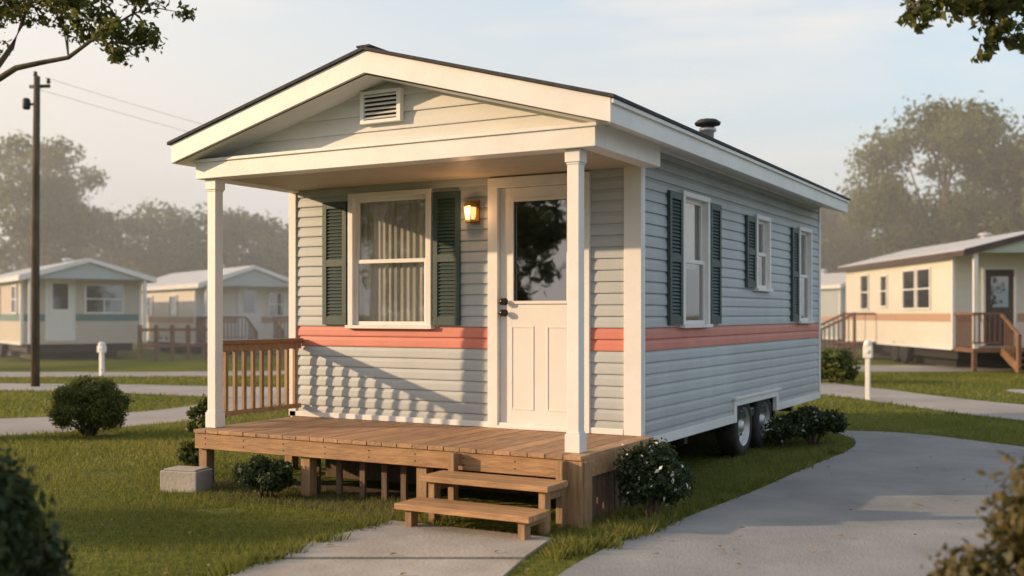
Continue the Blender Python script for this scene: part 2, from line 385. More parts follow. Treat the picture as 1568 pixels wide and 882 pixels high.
window(front,fw,'front_window')
drape(front,-2.82,-2.40,1.36,2.48,-.07,'curtain',.007,105)
drape(front,-2.39,-1.96,1.36,2.48,-.07,'curtain',.007,92)
for i,o in enumerate(sw): window(side,o,'side_window'); drape(side,o[0],o[0]+(o[1]-o[0])*.98,o[2]+(o[3]-o[2])*.45,o[3],-.08,'curtain')
b=B(); b.box(XL+.05,-.05,2.6,2.65,.44,2.7); b.box(-1.72,-1.67,.1,2.6,.44,2.7); b.box(XL+.04,-.04,.04,L_-.05,2.64,2.66)
b.box(XL+.04,-.04,.04,L_-.05,.445,.46); b.build('interior_partitions',[M['interior']],home)
def shutter(T,u0,u1,z0,z1,name):
    b=B(T); w0,w1=.018,.045; f=.045
    b.box(u0,u0+f,w0,w1,z0,z1); b.box(u1-f,u1,w0,w1,z0,z1)
    zm=z0+(z1-z0)*.5
    for za,zb_ in ((z0,z0+.07),(zm-.03,zm+.03),(z1-.06,z1)): b.box(u0+f,u1-f,w0,w1-.001,za,zb_)
    b.box(u0+f,u1-f,w0,w0+.004,z0+.07,z1-.06)
    for lo,hi in ((z0+.07,zm-.03),(zm+.03,z1-.06)):
        n=int((hi-lo)/.03); st=(hi-lo)/n
        for i in range(n):
            z=lo+i*st
            b.add([(u0+f,w0+.004,z+st),(u1-f,w0+.004,z+st),(u1-f,w1-.006,z+.004),(u0+f,w1-.006,z+.004),(u0+f,w1-.006,z),(u1-f,w1-.006,z),(u1-f,w0+.004,z),(u0+f,w0+.004,z)],[(0,1,2,3),(3,2,5,4),(4,5,6,7)])
    b.build(name,[M['shutter']],home)
shutter(front,-3.135,-2.862,1.345,2.47,'shutter'); shutter(front,-1.915,-1.645,1.345,2.50,'shutter')
shutter(side,.555,.86,1.35,2.47,'shutter'); shutter(side,1.60,1.90,1.35,2.46,'shutter')
shutter(side,2.73,3.03,1.71,2.44,'shutter'); shutter(side,4.50,4.79,1.36,2.44,'shutter')
b=B(front); u0,u1=-1.30,-.47
b.box(u0-.065,u0+.03,-.06,.04,ZD+.002,2.50); b.box(u1-.03,u1+.05,-.06,.04,ZD+.002,2.50); b.box(u0-.065,u1+.05,-.06,.043,2.50,2.585)
b.box(u0+.03,u1-.03,-.06,.05,ZD+.002,ZD+.025)
b.build('door_frame',[M['white']],home,.003)
b=B(front); d0,d1=u0+.033,u1-.033; gz0,gz1=1.53,2.40; g0,g1=d0+.115,d1-.115
b.box(d0,g0,-.045,-.003,ZD+.028,2.497); b.box(g1,d1,-.045,-.003,ZD+.028,2.497)
b.box(g0,g1,-.045,-.003,gz1,2.497); b.box(g0,g1,-.045,-.003,ZD+.028,gz0)
b.build('door_slab',[M['door']],home,.002)
b=B(front)
for a,bb in ((g0-.005,g0+.02),(g1-.02,g1+.005)): b.box(a,bb,-.003,.012,gz0-.005,gz1+.005)
b.box(g0+.02,g1-.02,-.003,.012,gz0-.005,gz0+.02); b.box(g0+.02,g1-.02,-.003,.012,gz1-.02,gz1+.005)
gm=(g0+g1)/2
for a,bb in ((g0-.01,gm-.06),(gm+.06,g1+.01)):
    for (p,q,r_,s_) in ((a,a+.014,.64,1.34),(bb-.014,bb,.64,1.34),(a+.014,bb-.014,.64,.654),(a+.014,bb-.014,1.326,1.34)): b.box(p,q,-.003,.002,r_,s_)
b.build('door_mouldings',[M['door']],home,.0015)
b=B(front); b.add([(g0,-.02,gz0),(g1,-.02,gz0),(g1,-.02,gz1),(g0,-.02,gz1)],[(0,1,2,3)]); b.build('door_glass',[M['glassdoor']],home,recalc=False)
b=B(); 
for z in (1.45,1.545): b.lathe([(0,-.065),(.022,-.062),(.03,-.045),(.024,-.03),(.012,-.025),(.012,-.0),(.03,.0),(.03,.006)],(d0+.045,-.0,z),'y',20)
b.build('door_hardware',[M['brass']],home,smooth=True)
lx,lz=-1.50,2.30
b=B(front)
b.box(lx-.045,lx+.045,.018,.03,lz-.09,lz+.11,0); b.box(lx-.012,lx+.012,.03,.09,lz+.075,lz+.09,0)
b.lathe([(.0,.10),(.03,.09),(.070,.05),(.066,.042)],(lx,.10,lz),'z',6,0); b.lathe([(.055,-.082),(.055,-.062),(.0,-.055)],(lx,.10,lz),'z',6,0)
b.lathe([(.045,-.062),(.058,.042)],(lx,.10,lz),'z',6,1)
for k in range(6):
    t=2*math.pi*k/6; c_,s_=math.cos(t),math.sin(t); b.beam((lx+.047*c_,.10+.047*s_,lz-.062),(lx+.060*c_,.10+.060*s_,lz+.043),.006,.006,0)
b.build('wall_lantern',[M['gold'],M['lampglass']],home)
pl=bpy.data.lights.new('lantern_bulb','POINT'); pl.energy=2.2; pl.color=(1,.55,.26); pl.shadow_soft_size=.03
po=bpy.data.objects.new('lantern_bulb',pl); po.location=(lx,-.21,lz); sc.collection.objects.link(po); po.parent=home
for wy in (2.76,3.50):
    c=(-.105,wy,.305); b=B()
    b.lathe([(.185,-.1),(.25,-.105),(.295,-.095),(.308,-.07),(.308,.07),(.295,.095),(.25,.105),(.19,.10),(.185,.08)],c,'x',36,0)
    b.lathe([(.195,.103),(.185,.098),(.175,.06),(.15,.03),(.09,.05),(.06,.055),(.055,.09),(.03,.1),(0,.1)],c,'x',36,1)
    b.lathe([(.185,-.1),(0,-.1)],c,'x',36,0)
    for k in range(8):
        t=2*math.pi*k/8; b.lathe([(.0,.051),(.022,.05),(.024,.03)],(c[0]+.0,c[1]+.12*math.cos(t),c[2]+.12*math.sin(t)),'x',10,2)
    b.build('wheel',[M['tire'],M['rim'],M['black']],home,smooth=True)
# ================= DECK
deck=empty('porch_deck'); X0,X1,Y0=-3.46,.12,-1.31
b=B(); n=26; w=(X1-X0)/n
for i in range(n):
    b.box(X0+i*w+.003,X0+(i+1)*w-.003,Y0-.015+random.uniform(-.003,.003),-.034 if i<n-1 else .0,ZD-.03,ZD+random.uniform(-.0012,.0012))
b.build('deck_boards',[M['deck']],deck,.003)
b=B()
b.box(X0,X1,Y0,Y0+.038,ZD-.16,ZD-.031); b.box(X0,X0+.038,Y0+.038,-.02,ZD-.16,ZD-.031); b.box(X1-.038,X1,Y0+.038,.1,ZD-.16,ZD-.031)
for y in (-.9,-.5,-.1): b.box(X0+.04,X1-.04,y,y+.038,ZD-.15,ZD-.031)
b.build('deck_fascia',[M['deckx']],deck,.003)
b=B()
for i in range(9):
    xx=X0+.12+i*.42
    for z in (.36,.41): b.lathe([(0,-.003),(.005,-.003),(.006,0)],(xx,Y0,z),'y',8)
b.build('deck_screws',[M['black']],deck)
b=B()
for x in (X0+.05,X0+.05+3.3/3,X0+.05+6.6/3,X1-.06):
    for y in (Y0+.085,-.15): b.box(x-.045,x+.045,y-.045,y+.045,-.05,ZD-.161)
b.box(X1-.13,X1+.012,Y0-.03,Y0-.002,-.02,ZD-.035)
b.box(X1+.001,X1+.03,Y0-.002,Y0+.10,-.02,ZD-.035)
b.build('deck_supports',[M['woodz']],deck,.004)
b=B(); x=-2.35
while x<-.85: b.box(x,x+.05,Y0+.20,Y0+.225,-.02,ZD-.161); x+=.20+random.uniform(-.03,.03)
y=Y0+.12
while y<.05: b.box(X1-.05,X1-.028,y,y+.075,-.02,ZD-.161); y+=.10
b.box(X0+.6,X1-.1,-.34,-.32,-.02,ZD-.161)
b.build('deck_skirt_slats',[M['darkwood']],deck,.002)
b=B()
xr=X0+.05
b.box(xr-.045,xr+.045,-1.08,-.035,ZD+.70,ZD+.735); b.box(xr-.02,xr+.02,-1.085,-.035,ZD+.64,ZD+.70); b.box(xr-.02,xr+.02,-1.085,-.035,ZD+.085,ZD+.125)
for i in range(9):
    y=-1.0+i*.112; b.box(xr-.016,xr+.016,y-.016,y+.016,ZD+.125,ZD+.64)
b.build('deck_railing',[M['woodz']],deck,.003)
st=empty('porch_steps'); b=B()
sx0,sx1=-.94,.06
for (yf,zt_) in ((-1.70,.325),(-1.98,.175)):
    e=.012 if zt_<.3 else 0
    b.box(sx0-e,sx1+e,yf,yf+.15,zt_-.04,zt_,0); b.box(sx0-e,sx1+e,yf+.155,yf+.30,zt_-.04,zt_,0)
for x in (sx0+.05,sx1-.09):
    b.box(x,x+.05,-1.66,-1.58,-.03,.284,1); b.box(x,x+.05,-1.94,-1.86,-.03,.134,1)
    b.box(x-.002,x+.052,-1.86,-1.66,.09,.134,1); b.box(x-.002,x+.052,-1.58,-1.41,.22,.284,1)
    b.box(x,x+.05,-1.41,-1.345,-.03,ZD-.03,1); b.box(x+.004,x+.046,-1.345,Y0-.002,.36,.44,1)
b.build('steps',[M['deckx'],M['woodz']],st,.004)
# ================= GROUND
def sheet(name,pts,z,mat,thick=0,parent=None):
    bm=bmesh.new(); vs=[bm.verts.new((p[0],p[1],z)) for p in pts]; f=bm.faces.new(vs)
    bm.normal_update()
    if f.normal.z<0: f.normal_flip()
    if thick:
        bt=[bm.verts.new((p[0],p[1],z-thick)) for p in pts]; n=len(pts)
        for i in range(n): bm.faces.new((vs[i],vs[(i+1)%n],bt[(i+1)%n],bt[i]))
        bmesh.ops.recalc_face_normals(bm,faces=bm.faces); bm.normal_update()
        if f.normal.z<0: bmesh.ops.reverse_faces(bm,faces=bm.faces)
    bmesh.ops.triangulate(bm,faces=[f])
    me=bpy.data.meshes.new(name); bm.to_mesh(me); bm.free(); return finish(me,name,[mat],parent)
def smooth_poly(pts,closed=True,k=6):
    out=[];n=len(pts)
    for i in range(n):
        p0,p1,p2,p3=[np.array(pts[(i+j-1)%n]) for j in range(4)]
        for t in np.linspace(0,1,k,endpoint=False):
            out.append(tuple(.5*((2*p1)+(-p0+p2)*t+(2*p0-5*p1+4*p2-p3)*t*t+(-p0+3*p1-3*p2+p3)*t**3)))
    return out
def lawnmat():
    m,t,b=nm('lawn_ground'); N=t.nodes; L=t.links
    tc=N.new('ShaderNodeTexCoord')
    n1=N.new('ShaderNodeTexNoise'); n1.inputs['Scale'].default_value=.35; n1.inputs['Detail'].default_value=6; L.new(tc.outputs['Object'],n1.inputs['Vector'])
    n2=N.new('ShaderNodeTexNoise'); n2.inputs['Scale'].default_value=18; n2.inputs['Detail'].default_value=8; L.new(tc.outputs['Object'],n2.inputs['Vector'])
    r1=N.new('ShaderNodeValToRGB'); r1.color_ramp.elements[0].position=.35; r1.color_ramp.elements[1].position=.65
    r1.color_ramp.elements[0].color=(.085,.11,.024,1); r1.color_ramp.elements[1].color=(.17,.175,.04,1); L.new(n1.outputs['Fac'],r1.inputs[0])
    r2=N.new('ShaderNodeValToRGB'); r2.color_ramp.elements[0].position=.3; r2.color_ramp.elements[1].position=.7
    r2.color_ramp.elements[0].color=(.45,.45,.4,1); r2.color_ramp.elements[1].color=(1.3,1.3,1.1,1); L.new(n2.outputs['Fac'],r2.inputs[0])
    mx=N.new('ShaderNodeMix'); mx.data_type='RGBA'; mx.blend_type='MULTIPLY'; mx.inputs[0].default_value=1
    L.new(r1.outputs[0],mx.inputs[6]); L.new(r2.outputs[0],mx.inputs[7]); L.new(mx.outputs[2],b.inputs['Base Color'])
    b.inputs['Roughness'].default_value=.95; b.inputs['Specular IOR Level'].default_value=.1
    bp=N.new('ShaderNodeBump'); bp.inputs['Distance'].default_value=.03; bp.inputs['Strength'].default_value=.8; L.new(n2.outputs['Fac'],bp.inputs['Height']); L.new(bp.outputs[0],b.inputs['Normal'])
    return m
sheet('lawn',[(-900,-900),(900,-900),(900,900),(-900,900)],0,lawnmat())
drv=[(835,900),(930,840),(1000,815),(1060,790),(1150,755),(1240,715),(1300,690),(1309,675),(1285,661),(1400,665),(1568,685),(1800,712)]
dp=[G(*p) for p in drv]+[W(9.5,7.0),W(9,2),W(4,.5),W(.6,1.0),W(-.1,4.2)]
dpoly=smooth_poly(dp); sheet('driveway',dpoly,.008,M['drive'])
wk=empty('walkway')
s1_=[G(600,801),G(845,828),G(802,858),G(416,858)]+[G(470,835)]
s2_=[G(799,861),G(755,900),W(-.9,3.2),W(-2.6,3.4),G(355,884),G(409,861)]
sheet('slab',s1_,.02,M['concrete'],.06,wk); sheet('slab',s2_,.018,M['concrete'],.06,wk)
wp=[G(600,801),G(845,828),G(800,860),G(755,900),W(-.9,3.2),W(-2.6,3.4),G(355,884),G(470,835)]
sheet('planting_bed',smooth_poly([W(-2.6,8.55),W(-1.6,8.05),W(-.9,7.6),W(-.8,8.6),W(-2.4,9.4)]),.004,M['soil'])
roads=[[W(-9,11.6),W(-6.0,12.7),W(-4.9,13.7),W(-4.1,15.2),W(-3.5,19),W(-4.6,19.5),W(-5.1,16.6),W(-5.9,15.4),W(-7.2,14.7),W(-10,13.8),W(-14,13.2),W(-14,11)],
 [W(-3.3,18.8),W(-4.5,18.4),W(-7.5,19.6),W(-11,20.5),W(-16,21),W(-16,23),W(-11,22.3),W(-7.5,21.8),W(-4.4,21),W(-1,21),W(0,19)],
 [W(-30,26),W(-14,24.5),W(-6,25),W(2,27),W(12,27),W(12,30),W(2,30),W(-6,27.3),W(-14,26.8),W(-30,29)],
 [W(4.6,19.4),W(5.6,18.9),W(6.9,14.4),W(9.5,11.5),W(12,12.5),W(8.2,16.8),W(7,21),W(6.3,23),W(4.6,23)],
 [W(10,17),W(14,15.5),W(22,14),W(22,17),W(14,18.4),W(9.5,20.5)]]
for i,r_ in enumerate(roads): sheet('road',smooth_poly(r_),.005+.003*(i%2),M['road'])
def inpoly(x,y,poly):
    c=np.zeros(len(x),bool); n=len(poly)
    for i in range(n):
        x1,y1=poly[i][:2]; x2,y2=poly[(i+1)%n][:2]
        if y1==y2: continue
        k=((y1>y)!=(y2>y))&(x<(x2-x1)*(y-y1)/(y2-y1)+x1); c^=k
    return c
VV=[]
polys=[dpoly,wp]+[smooth_poly(r_) for r_ in roads]
for (d0_,d1_,n_,hh,ww) in ((3.2,6.5,60000,.034,.005),(6.5,10,110000,.036,.0065),(10,15,90000,.042,.011),(15,26,70000,.05,.022)):
    d=d0_+(d1_-d0_)*rng.random(n_); l=(rng.random(n_)*2-1)*.56*d
    x=CX+l*R[0]+d*V[0]; y=CY+l*R[1]+d*V[1]
    k=np.ones(n_,bool)
    j=rng.normal(size=(2,n_))*.02
    for p in polys: k&=~inpoly(x+j[0],y+j[1],p)
    k&=~((x>XL+.2)&(x<-.15)&(y>-1.0)&(y<L_))
    k&=(np.sin(x*2.1+np.sin(y*1.7)*1.3)*np.sin(y*2.6+x)>-.9)
    x=x[k];y=y[k];m=len(x)
    a=rng.random(m)*2*np.pi; h_=hh*(.45+rng.random(m)*.9)*(1+.35*np.sin(x*3.1+y)*np.sin(y*2.3)); w_=ww*(.6+.8*rng.random(m))
    bx=np.cos(a)*w_/2; by=np.sin(a)*w_/2; lx_=rng.normal(size=m)*h_*.45; ly_=rng.normal(size=m)*h_*.45
    z=np.zeros(m)
    VV.append(np.stack([np.stack([x-bx,y-by,z],1),np.stack([x+bx,y+by,z],1),np.stack([x+lx_,y+ly_,h_],1)],1).reshape(-1,3))
np_mesh('grass',np.concatenate(VV),3,[M['grass']])
def tufts(name,pts,mat,h0=.12,n=60):
    vs=[]
    for (x,y) in pts:
        for i in range(n):
            a=rng.random()*6.28; r=rng.random()*.09; px_,py_=x+math.cos(a)*r,y+math.sin(a)*r; hh=h0*(.4+rng.random()); w=.006
            b_=rng.random()*6.28; vs+=[(px_-math.cos(b_)*w,py_-math.sin(b_)*w,0),(px_+math.cos(b_)*w,py_+math.sin(b_)*w,0),(px_+math.cos(a)*hh*.6,py_+math.sin(a)*hh*.6,hh)]
    return np_mesh(name,np.array(vs),3,[mat])
tp_=[]
for i in range(46):
    t=i/45; px_=860+(1010-860)*t; py_=850-38*t; q=G(px_+random.uniform(-18,10),py_+random.uniform(-14,8)); tp_.append(q)
for i in range(30):
    t=random.random(); q=G(350+250*t-12,884-82*t+random.uniform(-6,2)); tp_.append(q)
for i in range(40):
    t=random.random(); q=G(1010+290*t-random.uniform(2,20),812-122*t-random.uniform(0,8)); tp_.append(q)
tufts('grass_tufts',tp_,M['grass'],.07,45)
nl=200; d=4.5+rng.random(nl)*9; l=(rng.random(nl)*2-1)*.5*d; vs=[]
for i in range(nl):
    x,y=W(l[i],d[i])
    if XL<x<.15 and -2.0<y<6: continue
    a=rng.random()*6.28; s=.016+.018*rng.random(); c_,s_=math.cos(a)*s,math.sin(a)*s; z=.028
    vs+=[(x-c_,y-s_,z),(x+s_*.5,y-c_*.5,z+.008),(x+c_,y+s_,z+.002),(x-s_*.5,y+c_*.5,z+.006)]
M['litter']=pm('dry_leaf',(.18,.10,.04),(.34,.22,.08),3,.8,island=.4)
np_mesh('fallen_leaves',np.array(vs),4,[M['litter']])
# ================= shrubs
def shrub(name,lat,dep,rad,h,mat,n,leaf,k=22,seed=1,extra=None,frac=0,rnd=False):
    rd=random.Random(seed); x,y=W(lat,dep); e=empty(name); cl=[]
    b=B()
    for i in range(k):
        a=rd.random()*6.28; el=rd.uniform(-.75 if rnd else -.5,1); o_=.80 if rnd else .68
        rr=rad*o_*math.sqrt(max(0,1-el*el))*(rd.uniform(.90,1.04) if rnd else rd.uniform(.7,1.1))
        cz=h*.5+el*h*(.40 if rnd else .33); cl.append((x+math.cos(a)*rr,y+math.sin(a)*rr,cz,rad*(rd.uniform(.15,.27) if rnd else rd.uniform(.24,.42))))
        if i%2==0: b.tube([(x+math.cos(a)*.04,y+math.sin(a)*.04,-.02),(x+math.cos(a)*rr*.4,y+math.sin(a)*rr*.4,cz*.5),(x+math.cos(a)*rr,y+math.sin(a)*rr,cz)],[.012,.009,.004],5)
    cl.append((x,y,h*.5,rad*(.8 if rnd else .55)))
    b.build('stems',[M['bark']],e)
    mats=[M[mat]]+([M[extra]] if extra else [])
    leaves('foliage',cl,n,leaf,mats,e,min(1,h/(2*rad)*1.05),frac,shell=.3,zmin=.01)
shrub('boxwood_shrub',-5.0,12.7,.46,.70,'lf_box',26000,.032,70,2,rnd=True)
shrub('dark_shrub',-2.0,3.9,.39,1.02,'lf_dark',12000,.045,34,3)
shrub('golden_shrub',1.87,3.6,.44,.97,'lf_gold',13000,.042,38,4)
shrub('flowering_shrub',.99,7.6,.29,.53,'lf_dark',9000,.035,28,5,'flower',.03)
shrub('flowering_shrub',3.35,11.9,.38,.42,'lf_dark',5000,.045,18,6,'flower',.02)
shrub('flowering_shrub',2.9,11.6,.26,.36,'lf_dark',3000,.04,14,16,'flower',.02)
shrub('small_shrub',-1.93,8.42,.24,.34,'lf_dark',5500,.035,18,7)
shrub('small_shrub',-2.75,9.6,.17,.80,'lf_box',2600,.045,14,8)
shrub('small_shrub',-2.72,9.15,.14,.42,'lf_box',1500,.04,10,9)
shrub('small_shrub',6.75,22.5,.55,.75,'lf_box',4500,.08,26,10,rnd=True)
x,y=W(-2.66,8.78); e=empty('concrete_block',(x,y,0),math.radians(12)); b=B(); b.box(-.17,.17,-.12,.12,-.02,.17); b.box(-.15,.15,-.10,.10,.17,.185); b.build('block',[M['concrete']],e,.012)
# ================= pole
x,y=W(-9.45,21.3); e=empty('utility_pole'); b=B()
b.tube([(x,y,-.2),(x,y,3),(x+.05,y,6.15)],[.085,.078,.06],12)
b.beam((x-.1,y-.05,5.95),(x+.30,y+.1,5.95),.05,.06)
b.build('pole',[M['bark']],e,smooth=True)
b=B(); b.lathe([(0,.0),(.06,.0),(.075,.04),(.075,.18),(.05,.22),(0,.23)],(x-.15,y-.09,5.5)); b.box(x-.1,x-.02,y-.06,y-.02,5.58,5.62)
for q in (.0,.28): b.lathe([(.03,0),(.045,.03),(.03,.06),(.04,.09),(0,.11)],(x+q,y+q*.3,6.0 if q else 6.15))
b.build('transformer',[M['black']],e,smooth=True)
b=B()
for q,hz in ((.28,6.1),(.05,5.9)):
    x2,y2=W(6,52); pts=[]
    for i in range(17):
        t=i/16; pts.append((x+q+(x2-x)*t,y+(y2-y)*t,hz+ -1.6*4*t*(1-t)*.5+1.0*t))
    b.tube(pts,[.0035]*17,5)
b.build('wires',[M['black']],e)
def pedestal(lat,dep,h=.95,s=1):
    x,y=W(lat,dep); e=empty('utility_pedestal',(x,y,0)); b=B()
    b.box(-.045*s,.045*s,-.045*s,.045*s,-.05,h*.72); b.box(-.085*s,.085*s,-.07*s,.07*s,h*.72,h*.93); b.lathe([(.085*s,0),(.08*s,.05),(.05*s,.085),(0,.095)],(0,0,h*.93),'z',16)
    b.lathe([(.04*s,-.0),(.04*s,-.02),(0,-.02)],(0,-.07*s,h*.83),'y',12); b.build('post',[M['white']],e,.01)
pedestal(.3313*18,18,.98,.85); pedestal(-.3818*25.2,25.2,.75)
# ================= background homes
def bgmat(n,c,sc_=10):
    m=pm(n,tuple(q*.93 for q in c),c,2,.6); t=m.node_tree; N=t.nodes; L=t.links; b_=N['Principled BSDF']
    tc=N.new('ShaderNodeTexCoord'); w=N.new('ShaderNodeTexWave'); w.bands_direction='Z'; w.wave_profile='SAW'; w.inputs['Scale'].default_value=1.35
    L.new(tc.outputs['Object'],w.inputs['Vector']); bp=N.new('ShaderNodeBump'); bp.inputs['Strength'].default_value=.8; bp.inputs['Distance'].default_value=.02
    L.new(w.outputs['Fac'],bp.inputs['Height']); L.new(bp.outputs[0],b_.inputs['Normal']); return m
M['cream']=bgmat('siding_cream',(.78,.73,.64)); M['beige']=bgmat('siding_beige',(.62,.55,.47)); M['bluegrey']=bgmat('siding_bluegrey',(.46,.52,.54)); M['sage']=bgmat('siding_sage',(.50,.54,.48))
M['teal']=pm('teal_stripe',(.13,.23,.23)); M['tan']=pm('tan_stripe',(.50,.31,.21)); M['metalroof']=pm('metal_roof',(.52,.52,.53),(.62,.62,.62),3,.45); M['brownroof']=pm('brown_roof_trim',(.06,.04,.035),(.09,.065,.055),5,.7)
M['redwood']=pm('stained_wood',(.16,.085,.05),(.24,.13,.075),5,.7,.3); M['dglass']=glassmat('far_window_glass',(.2,.22,.24),.22)
def bghome(lat,dep,phi,Wd,Ln,wall,strp,zf=.55,zt_=2.65,zp=3.25,fwins=(),swins=(),dx=1.0,porch=1.0,trim='white',roof='metalroof',rail=True,doormat='door',wheels=True,gab=None):
    x,y=W(lat,dep); e=empty('mobile_home',(x,y,0),TH+math.radians(phi)); 
    b=B(); b.box(0,Wd,0,Ln,zf-.1,zt_); b.extr([(0,zt_),(Wd,zt_),(Wd/2,zp-.06)],0.01,Ln-.01)
    b.build('walls',[M[wall]],e)
    o=.22; b=B()
    for s_ in (0,1):
        xa=-o if s_==0 else Wd+o; xm=Wd/2; za=zt_-.06
        b.extr([(xa,za),(xm,zp-.06),(xm,zp+.03),(xa,za+.13)],-porch,Ln+.2,0)
        b.extr([(xa,za-.05),(xm,zp-.1),(xm,zp+.02),(xa,za+.12)],-porch-.04,-porch-.001,1)
        b.box(min(xa,xa+(.03 if s_ else -.03)),max(xa,xa+(.03 if s_ else -.03)),-porch-.03,Ln+.2,za-.04,za+.10,1)
    b.extr([(0,zt_-.02),(Wd,zt_-.02),(Wd/2,zp-.12)],-porch+.05,-porch+.12,2)
    b.lathe([(.12,0),(.12,.25),(.2,.27),(.16,.33),(0,.36)],(Wd*.62,Ln*.45,zp-.1),mi=0)
    b.build('roof',[M[roof],M[trim],M[gab or wall]],e)
    zs=zf+.62
    b=B(); b.box(-.012,Wd+.012,-.012,Ln+.012,zs,zs+.22); b.build('stripe',[M[strp]],e)
    b=B(); g=B()
    for (a0,a1,z0,z1) in fwins:
        for (p,q,r_,s_) in ((a0-.06,a0,z0-.06,z1+.06),(a1,a1+.06,z0-.06,z1+.06),(a0,a1,z0-.06,z0),(a0,a1,z1,z1+.06),(a0,a1,(z0+z1)/2-.02,(z0+z1)/2+.02),((a0+a1)/2-.02,(a0+a1)/2+.02,z0,(z0+z1)/2-.021)): b.box(p,q,-.05,-.002,r_,s_)
        g.box(a0,a1,-.02,-.015,z0,z1)
    for (a0,a1,z0,z1) in swins:
        for (p,q,r_,s_) in ((a0-.06,a0,z0-.06,z1+.06),(a1,a1+.06,z0-.06,z1+.06),(a0,a1,z0-.06,z0),(a0,a1,z1,z1+.06),(a0,a1,(z0+z1)/2-.02,(z0+z1)/2+.02)): b.box(-.05,-.002,p,q,r_,s_)
        g.box(-.02,-.015,a0,a1,z0,z1)
    b.box(-.03,.06,-.03,-.001,zf-.1,zt_); b.box(-.03,-.001,-.001,.06,zf-.1,zt_)
    b.box(Wd-.06,Wd+.03,-.03,-.001,zf-.1,zt_); b.box(-.03,-.013,.06,Ln,zf-.12,zf-.02)
    b.box(dx-.07,dx,-.05,-.002,zf,zf+2.05); b.box(dx+.75,dx+.82,-.05,-.002,zf,zf+2.05); b.box(dx,dx+.75,-.05,-.002,zf+1.98,zf+2.05)
    if porch>.5:
        for a in (.05,Wd-.15): b.box(a,a+.1,-porch+.05,-porch+.15,zf-.05,zt_)
    b.build('trim',[M['white']],e); g.build('window_glass',[M['dglass']],e)
    b=B(); b.box(dx,dx+.75,-.03,-.013,zf,zf+1.98,0); b.box(dx+.15,dx+.6,-.036,-.0305,zf+1.0,zf+1.8,1); b.build('door',[M[doormat],M['dglass']],e)
    b=B(); b.box(.2,Wd-.2,.2,Ln-.2,.0+.25,zf-.1,0); b.box(.5,Wd-.5,1,Ln-1,0,.25,0)
    b.build('chassis',[M['black']],e)
    if wheels:
        b=B()
        for yy in (Ln*.4,Ln*.4+.75): b.lathe([(0,-.13),(.2,-.1),(.3,-.1),(.33,-.05),(.33,.05),(.3,.1),(0,.1)],(.1,yy,.33),'x',20)
        b.build('wheels',[M['tire']],e)
    if rail:
        b=B(); b.box(0,Wd,-porch,-.05,zf-.14,zf-.04)
        for a in (.06,Wd/2,Wd-.06): b.box(a-.05,a+.05,-porch+.02,-porch+.12,0,zf-.14)
        for k in range(3): b.box(dx-.05,dx+.9,-porch-.28*(k+1),-porch-.28*k,zf-.14-.15*(k+1),zf-.1-.15*(k+1))
        for a in (dx-.1,dx+.9):
            b.beam((a,-porch,zf+.8),(a,-porch-.95,zf+.3),.06,.06); b.box(a-.04,a+.04,-porch-.95,-porch-.87,0,zf+.34); b.beam((a,-porch,zf-.1),(a,-porch-.95,.1),.05,.2)
            for k in range(5): b.box(a-.015,a+.015,-porch-.2-.15*k,-porch-.17-.15*k,zf-.2-.1*k,zf+.7-.09*k)
        for (p,q) in ((0,dx-.1),(dx+.9,Wd)):
            b.box(p,q,-porch+.02,-porch+.08,zf+.8,zf+.86); b.box(p,q,-porch+.03,-porch+.07,zf+.08,zf+.12)
            k=p+.05
            while k<q: b.box(k-.015,k+.015,-porch+.035,-porch+.065,zf+.12,zf+.8); k+=.13
        b.box(.0,.06,-porch+.08,-.05,zf+.8,zf+.86); k=-porch+.15
        while k<-.05: b.box(.015,.045,k,k+.03,zf-.04,zf+.8); k+=.13
        b.build('porch',[M['redwood']],e)
    return e
bghome(-15.07,33,35,3.6,9,'beige','teal',.6,2.55,3.15,[(1.9,3.0,1.5,2.35)],[(.6,1.3,1.5,2.3),(3.5,4.2,1.5,2.3)],.75,.9,rail=False,gab='bluegrey')
bghome(-11.2,38,35,3.6,8.2,'cream','tan',.5,2.45,3.15,[(.3,.9,1.4,2.2),(2.75,3.3,1.4,2.2)],[(2.0,2.8,1.4,2.1),(5,5.6,1.4,2.1)],1.6,1.0,gab='bluegrey')
bghome(-9.2,46,30,3.8,8,'bluegrey','tan',.5,2.4,3.0,[(.4,1.1,1.4,2.1)],[(2,3,1.4,2.1)],1.6,.6,rail=False)
e=bghome(11.5,28,0,4.2,9,'cream','tan',.62,3.0,3.62,[(2.3,3.2,1.6,2.6)],[(1.5,2.4,1.62,2.68),(2.6,3.5,1.62,2.68),(4.9,5.4,1.7,2.6),(6.6,7.3,1.62,2.68)],.82,1.2,trim='brownroof',doormat='brownroof',wheels=True,gab='sage')
b=B()
for k in range(4): b.box(-.95-.28*k,-.67-.28*k,5.9,6.9,.5-.13*k,.54-.13*k)
b.box(-.7,-.03,5.8,7,.5,.56)
for yy in (5.88,6.95):
    b.beam((-.7,yy,1.45),(-1.75,yy,.95),.06,.07); b.box(-1.8,-1.72,yy-.04,yy+.04,0,1.0); b.box(-.74,-.66,yy-.04,yy+.04,0,1.5); b.beam((-.7,yy,.45),(-1.75,yy,.05),.05,.2)
    b.beam((-.7,yy,1.45),(-.05,yy,1.45),.06,.07)
    for k in range(6): b.box(-.9-.15*k,-.87-.15*k,yy-.015,yy+.015,.4-.08*k,1.36-.07*k)
b.build('side_stairs',[M['redwood']],e)
bghome(13.6,44.5,20,2.4,7,'bluegrey','tan',.5,2.6,3.2,[(.3,1.0,1.3,2.2),(1.3,2.0,1.3,2.2)],[(2,3,1.4,2.1)],3.0,.3,rail=False,wheels=False)
b=B(); e=empty('wooden_fence')
p0=W(-11.6,33.5); p1=W(-9.4,34.5)
